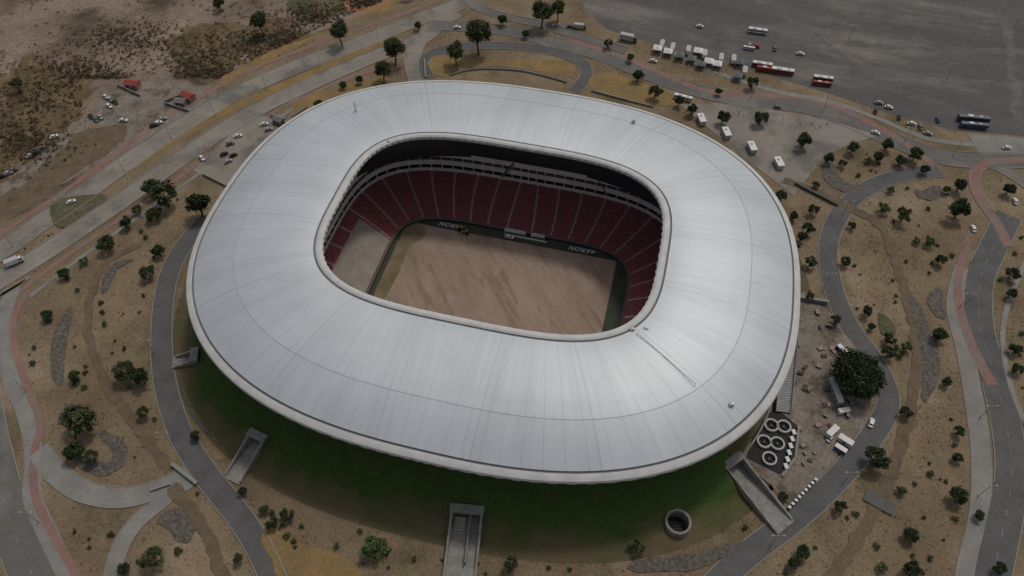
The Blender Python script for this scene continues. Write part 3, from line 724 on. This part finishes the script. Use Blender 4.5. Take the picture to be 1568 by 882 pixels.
def pring():
    b=MB(); n=36; vs=[];fs=[]
    for r,z in ((3.0,0),(3.0,1.2),(2.3,1.2),(2.3,.05)):
        for i in range(n): vs.append((r*math.cos(2*math.pi*i/n),r*math.sin(2*math.pi*i/n),z))
    for k in range(3):
        for i in range(n): fs.append((k*n+i,k*n+(i+1)%n,(k+1)*n+(i+1)%n,(k+1)*n+i))
    b.add(vs,fs,'offwhite'); b.box(0,0,.3,4.4,.2,.2,'dark'); b.box(0,0,.31,.2,4.4,.2,'dark'); b.tube((0,0,.1),(0,0,.7),.4,.4,'gutter'); return b.mesh('ring')
PR=pring()
for u,v in ((1180,653),(1199,655),(1169,678),(1189,681),(1177,704)): put('cooling_fan_ring',PR,u,v,20)
ribp=[G(1222,655),G(1217,702),G(1197,730)]
for i in range(2): wall('concrete_edge_wall',ribp[i],ribp[i+1],1.2,.6)
b=MB(); b.box(0,0,0,2.2,1.4,1.2,'offwhite'); b.box(0,0,1.2,2.3,1.5,.1,'white'); b.box(0,.71,.3,1.5,.04,.6,'gutter'); EQ=b.mesh('eq')
for i in range(6):
    t=i/5; put('equipment_box',EQ,1214-12*t,664+52*t,100)
def house(Lx,Ly,h,roof):
    b=MB(); b.box(0,0,0,Lx,Ly,h,'wallcol')
    b.add([(-Lx/2-.4,-Ly/2-.4,h+.003),(Lx/2+.4,-Ly/2-.4,h+.003),(Lx/2+.4,Ly/2+.4,h+.003),(-Lx/2-.4,Ly/2+.4,h+.003),(-Lx/2-.4,0,h+1.4),(Lx/2+.4,0,h+1.4)],[(0,1,5,4),(2,3,4,5),(0,4,3),(1,2,5),(3,2,1,0)],roof)
    b.box(-Lx/4,-Ly/2-.02,0,1,.06,2.1,'dark'); b.box(Lx/4,-Ly/2-.02,1,1.4,.06,1,'glass'); b.box(Lx/4,Ly/2+.02,1,1.4,.06,1,'glass')
    return b.mesh('house')
H1=house(8,5,2.8,'redroof'); H2=house(7,5,2.8,'redroof'); H3=house(6,4,2.5,'gutter')
put('red_roof_hut',H1,205,133,-10); put('red_roof_hut',H2,290,152,-30); put('shed',H3,278,160,-10); put('shed',H3,428,188,-30)
wall('yard_fence',G(253,158),G(285,145),1.8,.2,'gutter'); wall('yard_fence',G(253,160),G(290,172),1.8,.2,'gutter')
wall('yard_fence',G(180,132),G(215,148),1.8,.2,'gutter'); wall('yard_fence',G(415,178),G(447,196),2.2,.3,'conc')
b=MB()
b.box(.9,0,.9,1.8,.9,.8,'ochre'); b.box(-.6,0,.9,1.3,1.2,.5,'ochre'); b.box(-.6,0,1.4,1.2,1.1,1.2,'glass',tx=.9,ty=.9); b.box(-.6,0,2.6,1.4,1.3,.12,'ochre')
for s in (-1,1):
    b.tube((-.8,s*.65,.8),(-.8,s*1.05,.8),.8,.8,'tyre',14); b.tube((1.3,s*.6,.5),(1.3,s*.9,.5),.5,.5,'tyre',12)
b.box(2.6,0,.3,.8,2.4,.7,'ochre',tx=.5); b.box(2.0,.4,.5,1.2,.15,.15,'steel'); b.box(2.0,-.4,.5,1.2,.15,.15,'steel')
TRm=b.mesh('tractor')
for u,v,a in ((714,358,160),(706,352,20)):
    x,y=G(u,v,-6); obj('loader_tractor',TRm,(x,y,-5.9),R(a))
b=MB(); b.tube((0,0,0),(0,0,10),.16,.09,'steel',8)
for s in (-1,1):
    b.tube((0,0,9.8),(s*1.8,0,10.3),.06,.05,'steel',6); b.box(s*2.1,0,10.22,.9,.32,.14,'offwhite')
b.box(0,0,0,.6,.6,.25,'conc'); LA=b.mesh('lamp')
for u,v,a in ((20,378,60),(105,325,60),(190,262,60),(262,212,60),(330,178,60),(408,138,60),(490,103,70),(580,68,70),(850,60,10),(935,85,10),(1045,124,10),(1150,150,10),(1260,170,10),(1385,216,10),(1460,238,10),(1290,330,0),(1262,440,0),(1500,640,0),(1497,760,0),(1470,470,0),(40,600,0),(60,800,0),(235,540,0),(262,680,0),(1290,740,0),(1180,835,0),(1100,62,0),(1300,60,0),(1450,120,0)):
    put('street_lamp',LA,u,v,a)
def person(col,leg):
    me=bpy.data.meshes.new('p'); V=[(0,0,.95),(0,0,1.2),(0,0,1.45),(0,0,1.56),(0,.01,1.72),(.1,0,.9),(.12,.12,.5),(.13,.05,.06),(-.1,0,.9),(-.12,-.08,.5),(-.13,-.2,.08),(.2,0,1.42),(.26,-.05,1.12),(.28,.08,.88),(-.2,0,1.42),(-.26,.06,1.12),(-.28,.12,.9),(.13,.18,.04),(-.13,-.08,.04)]
    E=[(0,1),(1,2),(2,3),(3,4),(0,5),(5,6),(6,7),(0,8),(8,9),(9,10),(2,11),(11,12),(12,13),(2,14),(14,15),(15,16),(7,17),(10,18)]
    Rr=[.14,.13,.15,.06,.1,.1,.065,.045,.1,.065,.045,.06,.045,.03,.06,.045,.03,.035,.035]
    me.from_pydata(V,E,[]); o=bpy.data.objects.new('p',me); sc.collection.objects.link(o)
    md=o.modifiers.new('s','SKIN'); 
    for i,r in enumerate(Rr): me.skin_vertices[0].data[i].radius=(r,r)
    me.skin_vertices[0].data[0].use_root=True
    o.modifiers.new('u','SUBSURF').levels=1
    dg=bpy.context.evaluated_depsgraph_get(); m2=bpy.data.meshes.new_from_object(o.evaluated_get(dg)); bpy.data.objects.remove(o)
    m2.materials.clear()
    for k in (col,leg,'skin','hair'): m2.materials.append(M[k])
    for pl in m2.polygons:
        z=pl.center.z; x=abs(pl.center.x)
        pl.material_index= 3 if z>1.7 else 2 if z>1.5 or (x>.22 and z<1.15) else 0 if z>.92 else 1
        pl.use_smooth=True
    return m2
M['skin']=mat('skin',(.35,.2,.14),fine=0); M['hair']=mat('hair',(.02,.015,.01),fine=0)
try:
    PP=[person('car_white','car_blue'),person('redpaint','car_black'),person('car_grey','car_grey')]
    for i in range(56):
        if i<30: u=random.uniform(1110,1275); v=170+(u-1110)*.14+random.uniform(0,10)
        elif i<44: u=random.uniform(1000,1140); v=86+(u-1010)*.25+random.uniform(0,12)
        elif i<50: u=random.uniform(1230,1300);v=random.uniform(600,700)
        else: u=random.uniform(1472,1488);v=random.uniform(340,470)
        put('pedestrian',random.choice(PP),u,v,random.uniform(0,360))
except Exception as e: print('people failed',e)
# ---------------------------------------------------------------- trees
def leaves(cent,tone,size,n_per,spread):
    K=len(cent); c=np.repeat(cent,n_per,0); tn=np.repeat(tone,n_per)+rng.uniform(-.15,.15,K*n_per)
    sp=np.repeat(spread,n_per)[:,None] if hasattr(spread,'__len__') else spread
    d=rng.normal(size=(K*n_per,3)); d/=np.linalg.norm(d,axis=1)[:,None]; rr=rng.uniform(0,1,(K*n_per,1))**.5
    c=c+d*rr*sp*np.array([1,1,.8])
    a=rng.normal(size=c.shape); a/=np.linalg.norm(a,axis=1)[:,None]; bb=np.cross(a,rng.normal(size=c.shape)); bb/=np.linalg.norm(bb,axis=1)[:,None]
    s=size*rng.uniform(.6,1.3,(len(c),1))
    V=np.stack([c-a*s,c+bb*s*.6,c+a*s,c-bb*s*.6],1).reshape(-1,3)
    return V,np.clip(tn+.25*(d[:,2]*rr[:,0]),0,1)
def mesh_leaf(name,V,tn,key,base=None):
    n=len(V)//4; b=base or MB(); nv0=len(b.v); nf0=len(b.f)
    verts=b.v+V.tolist(); faces=b.f+[(nv0+4*i,nv0+4*i+1,nv0+4*i+2,nv0+4*i+3) for i in range(n)]
    me=bpy.data.meshes.new(name); me.from_pydata(verts,[],faces)
    for k in b.mats: me.materials.append(M[k])
    me.materials.append(M[key]); me.polygons.foreach_set('material_index',b.m+[len(b.mats)]*n)
    at=me.attributes.new('tone','FLOAT','FACE'); at.data.foreach_set('value',[0.5]*nf0+tn.tolist()); me.update(); return me
def tree_mesh(seed,h,r,ncl,nper,size,key,low=.3,spread=.34):
    random.seed(seed); b=MB(); zc=h*(.5+low/2); rz=h*(1-low)/2
    cs=[];tn=[]
    lob=[random.uniform(.7,1.15) for _ in range(7)]
    for i in range(ncl):
        th=random.uniform(0,2*math.pi); ph=math.acos(random.uniform(-.75,1)); q=random.uniform(.5,.95)**.7
        k=lob[int(th/(2*math.pi)*7)%7]
        cs.append((r*k*q*math.sin(ph)*math.cos(th)*.85,r*k*q*math.sin(ph)*math.sin(th)*.85,zc+rz*.8*q*math.cos(ph)*random.uniform(.8,1.1))); tn.append(random.uniform(.05,.9))
    b.tube((0,0,0),(.1*r,0,h*low*1.1),.07*r+.06,.05*r+.04,'bark',8)
    for c in cs[:7]: b.tube((.1*r,0,h*low*1.0),(c[0]*.8,c[1]*.8,c[2]),.035*r+.03,.02,'bark',5,False)
    V,t=leaves(np.array(cs),np.array(tn),size,nper,r*spread)
    return mesh_leaf('tree_mesh',V,t,key,b)
FIC=[tree_mesh(i,5.5,2.7,24,60,.3,'leaf',.22,.34) for i in range(5)]
OLI=[tree_mesh(10+i,6.5,3.2,22,50,.33,'leaf2',.25,.3) for i in range(4)]
BRI=[tree_mesh(20+i,4.5,2.5,22,55,.26,'leaf3',.15,.34) for i in range(2)]
BIGT=tree_mesh(31,14,13,110,110,.5,'leaf',.2,.2)
EUC=[tree_mesh(40+i,13,5,36,70,.42,'leaf2',.3,.3) for i in range(2)]
SHR=[tree_mesh(50+i,1.6,1.3,9,30,.22,'leaf2',.05,.45) for i in range(3)]
random.seed(11)
def tree(u,v,rp,kind,name):
    rm=rp*mpp(v)*1.1; base={'f':2.7,'o':3.2,'b':2.5,'e':5,'B':14,'s':1.3}[kind]; hh={'f':5.5,'o':6.5,'b':4.5,'e':13,'B':14,'s':1.6}[kind]
    s=rm/base; x,y=G(u,v,hh*s*.55)
    me=random.choice({'f':FIC,'o':OLI,'b':BRI,'e':EUC,'B':[BIGT],'s':SHR}[kind])
    obj(name,me,(x,y,0),random.uniform(0,6.28),(s,s,s*random.uniform(.9,1.1)))
TL="""1315 578 50 B;732 56 20 e;603 76 17 e;585 107 14 e;520 50 14 e;698 80 14 e;398 35 14 e;25 130 10 o;1165 181 11 f;1108 180 10 f;1232 216 11 f;1060 168 9 f;1306 226 9 f;1360 222 9 f;1402 236 11 f;1380 245 9 f;
1470 283 11 f;1470 322 15 f;1385 330 12 o;1425 370 8 b;1440 398 9 f;1438 512 11 f;1345 703 18 f;1470 760 14 f;1466 700 8 f;1397 820 12 f;1395 873 14 f;1230 845 11 f;1215 862 10 f;1285 776 9 f;248 297 22 o;232 288 12 f;303 316 18 f;163 372 13 f;
193 341 10 f;235 328 11 f;192 568 18 o;216 578 14 f;115 577 10 f;122 642 27 o;112 690 15 f;140 700 12 o;232 856 19 o;575 838 20 b;783 866 13 o;440 790 10 f;418 802 9 f;405 780 8 o;225 418 11 f;243 384 10 f;97 418 9 f;70 482 9 f;488 160 7 f;525 130 6 f;551 122 6 f;
978 115 9 f;1003 141 10 f;1040 155 8 o;932 66 7 f;965 88 6 f;1152 127 9 f;1386 632 9 f;1387 530 8 b;1362 520 9 f;1360 540 10 f;1237 350 9 f;1228 362 8 f;1195 300 10 f;1245 322 8 f;1270 243 8 f;1250 283 6 b;1355 318 9 b;1305 345 6 f;1295 400 8 f;1335 500 6 f;1243 400 10 o;
1450 585 8 f;1550 418 10 f;1550 450 8 f;1545 290 9 f;1345 240 8 f;1330 245 6 b;1415 260 7 f;1290 250 6 f;805 52 6 f;830 20 16 e;855 16 12 e;770 30 8 f;640 40 6 f;335 5 9 f;1100 140 6 f;1215 330 7 f;1556 535 9 f;1558 565 9 f;1530 870 10 f;1380 750 8 b;1350 868 8 b;
1468 660 8 f;1500 790 8 f;365 855 9 o;372 752 7 f;300 668 8 f;220 632 10 o;190 870 10 f;1200 760 7 f;1120 735 8 b;975 838 12 b;1328 478 8 f;1240 455 7 o;1280 490 9 o;128 400 7 b;210 320 8 o;1450 290 7 o;1405 368 6 b;1365 290 6 b"""
NM={'f':'ficus_tree','o':'mesquite_tree','b':'young_tree','e':'eucalyptus_tree','B':'large_ficus_tree'}
for t in TL.replace('\n','').split(';'):
    u,v,r_,k=t.split(); tree(float(u),float(v),float(r_),k,NM[k])
def inpoly(x,y,P):
    c=False;j=len(P)-1
    for i in range(len(P)):
        if (P[i][1]>y)!=(P[j][1]>y) and x<(P[j][0]-P[i][0])*(y-P[i][1])/(P[j][1]-P[i][1])+P[i][0]: c=not c
        j=i
    return c
SITEW=[G(*q) for q in SITE]
def free(x,y,m=.8):
    if sek(x,y,A1+FOOT,B1+FOOT,N1)<1.0: return False
    if on_road(x,y,m): return False
    return not any(inpoly(x,y,P) for P in BLOCK)
cnt=0
while cnt<130:
    z_=random.random()
    if z_<.45: u=random.uniform(1190,1568);v=random.uniform(230,880)
    elif z_<.85: u=random.uniform(0,420);v=random.uniform(300,880)
    else: u=random.uniform(400,1200);v=random.uniform(800,882)
    x,y=G(u,v)
    if not free(x,y,1.5) or inpoly(x,y,SITEW): continue
    cnt+=1; s=random.uniform(.4,1.3)
    obj('shrub',random.choice(SHR),(x,y,0),random.uniform(0,6),s)
cs=[];tn=[];k=0
dens=[(random.uniform(-300,350),random.uniform(60,420),random.uniform(8,30)) for _ in range(90)]
while k<13000:
    k+=1
    if random.random()<.6:
        c=random.choice(dens); x=random.gauss(c[0],c[2]);y=random.gauss(c[1],c[2])
    else: x=random.uniform(-330,400);y=random.uniform(60,470)
    if free(x,y,.2): cs.append((x,y,.12)); tn.append(random.random()**1.3)
V,t=leaves(np.array(cs),np.array(tn),.26,5,.5); V[:,2]=abs(V[:,2])
obj('dry_grass_tufts',mesh_leaf('tufts',V,t,'tuft'))
cs=[];tn=[];sp=[]
blobs=[(60,150,90,50),(40,220,60,30),(380,70,80,30),(300,100,60,30),(480,25,60,22),(200,60,90,30),(120,110,60,25),(440,60,50,18),(560,5,40,14),(330,120,40,16),(-80,200,80,60),(170,125,30,12)]
k=0
while k<4200:
    if random.random()<.85:
        c=random.choice(blobs); u=random.gauss(c[0],c[2]*.5);v=random.gauss(c[1],c[3]*.5)
    else: u=random.uniform(-100,640); v=random.uniform(-80,330)
    line=345-(u)*.72+ (u*u)*.00027
    if v>line-14 or v<-120: k+=0.2; continue
    if 125<u<345 and 120<v<215: k+=.2; continue
    x,y=G(u,v); 
    if not free(x,y,1): k+=.2; continue
    r_=random.uniform(.4,1.8)*(1.0 if random.random()<.93 else 1.8); cs.append((x,y,r_*.35)); tn.append(random.random()**1.1*.9); sp.append(r_); k+=1
V,t=leaves(np.array(cs),np.array(tn),.42,16,np.array(sp)); V[:,2]=abs(V[:,2])
obj('scrub_vegetation',mesh_leaf('scrub',V,t,'scrub'))
b=MB()
for i in range(600):
    u=random.choice([random.uniform(420,1200),random.uniform(60,420),random.uniform(1200,1500)]);v=random.uniform(400,900) if not 420<=u<=1200 else random.uniform(790,900)
    x,y=G(u,v)
    if not free(x,y,.3): continue
    s=random.uniform(.15,.45); b.box(x,y,0,s*2,s*1.5,s,'conc' if random.random()<.5 else 'rock',tx=.6,ty=.5,rot=random.uniform(0,3))
obj('loose_stones',b.mesh('loose_stones'))
# ---------------------------------------------------------------- light, world, camera
sd=Vector((15,20,49)).normalized()
el=math.asin(sd.z); az=math.atan2(sd.x,sd.y)
w=bpy.data.worlds.new('World'); sc.world=w; w.use_nodes=True; nt=w.node_tree
bg=nt.nodes['Background']; sk_=nt.nodes.new('ShaderNodeTexSky'); sk_.sky_type='NISHITA'; sk_.sun_disc=False; sk_.sun_elevation=el; sk_.sun_rotation=az; sk_.air_density=1.2; sk_.dust_density=4; sk_.ozone_density=1
hs=nt.nodes.new('ShaderNodeHueSaturation'); hs.inputs['Saturation'].default_value=.45
nt.links.new(sk_.outputs[0],hs.inputs['Color']); nt.links.new(hs.outputs[0],bg.inputs[0]); bg.inputs[1].default_value=.066
sl=bpy.data.lights.new('sun','SUN'); sl.energy=.95; sl.angle=R(6); sl.color=(1,.92,.81)
so=bpy.data.objects.new('sun',sl); sc.collection.objects.link(so); so.rotation_euler=sd.to_track_quat('Z','Y').to_euler()
cd=bpy.data.cameras.new('camera'); cd.sensor_width=36; cd.lens=FOC/1568*36; cd.clip_end=12000; cd.clip_start=1
co=bpy.data.objects.new('camera',cd); sc.collection.objects.link(co); co.location=(0,0,CAM_H); co.rotation_euler=(math.pi/2-PITCH,0,0)
sc.camera=co
sc.view_settings.view_transform='Standard'; sc.view_settings.look='None'; sc.view_settings.exposure=0
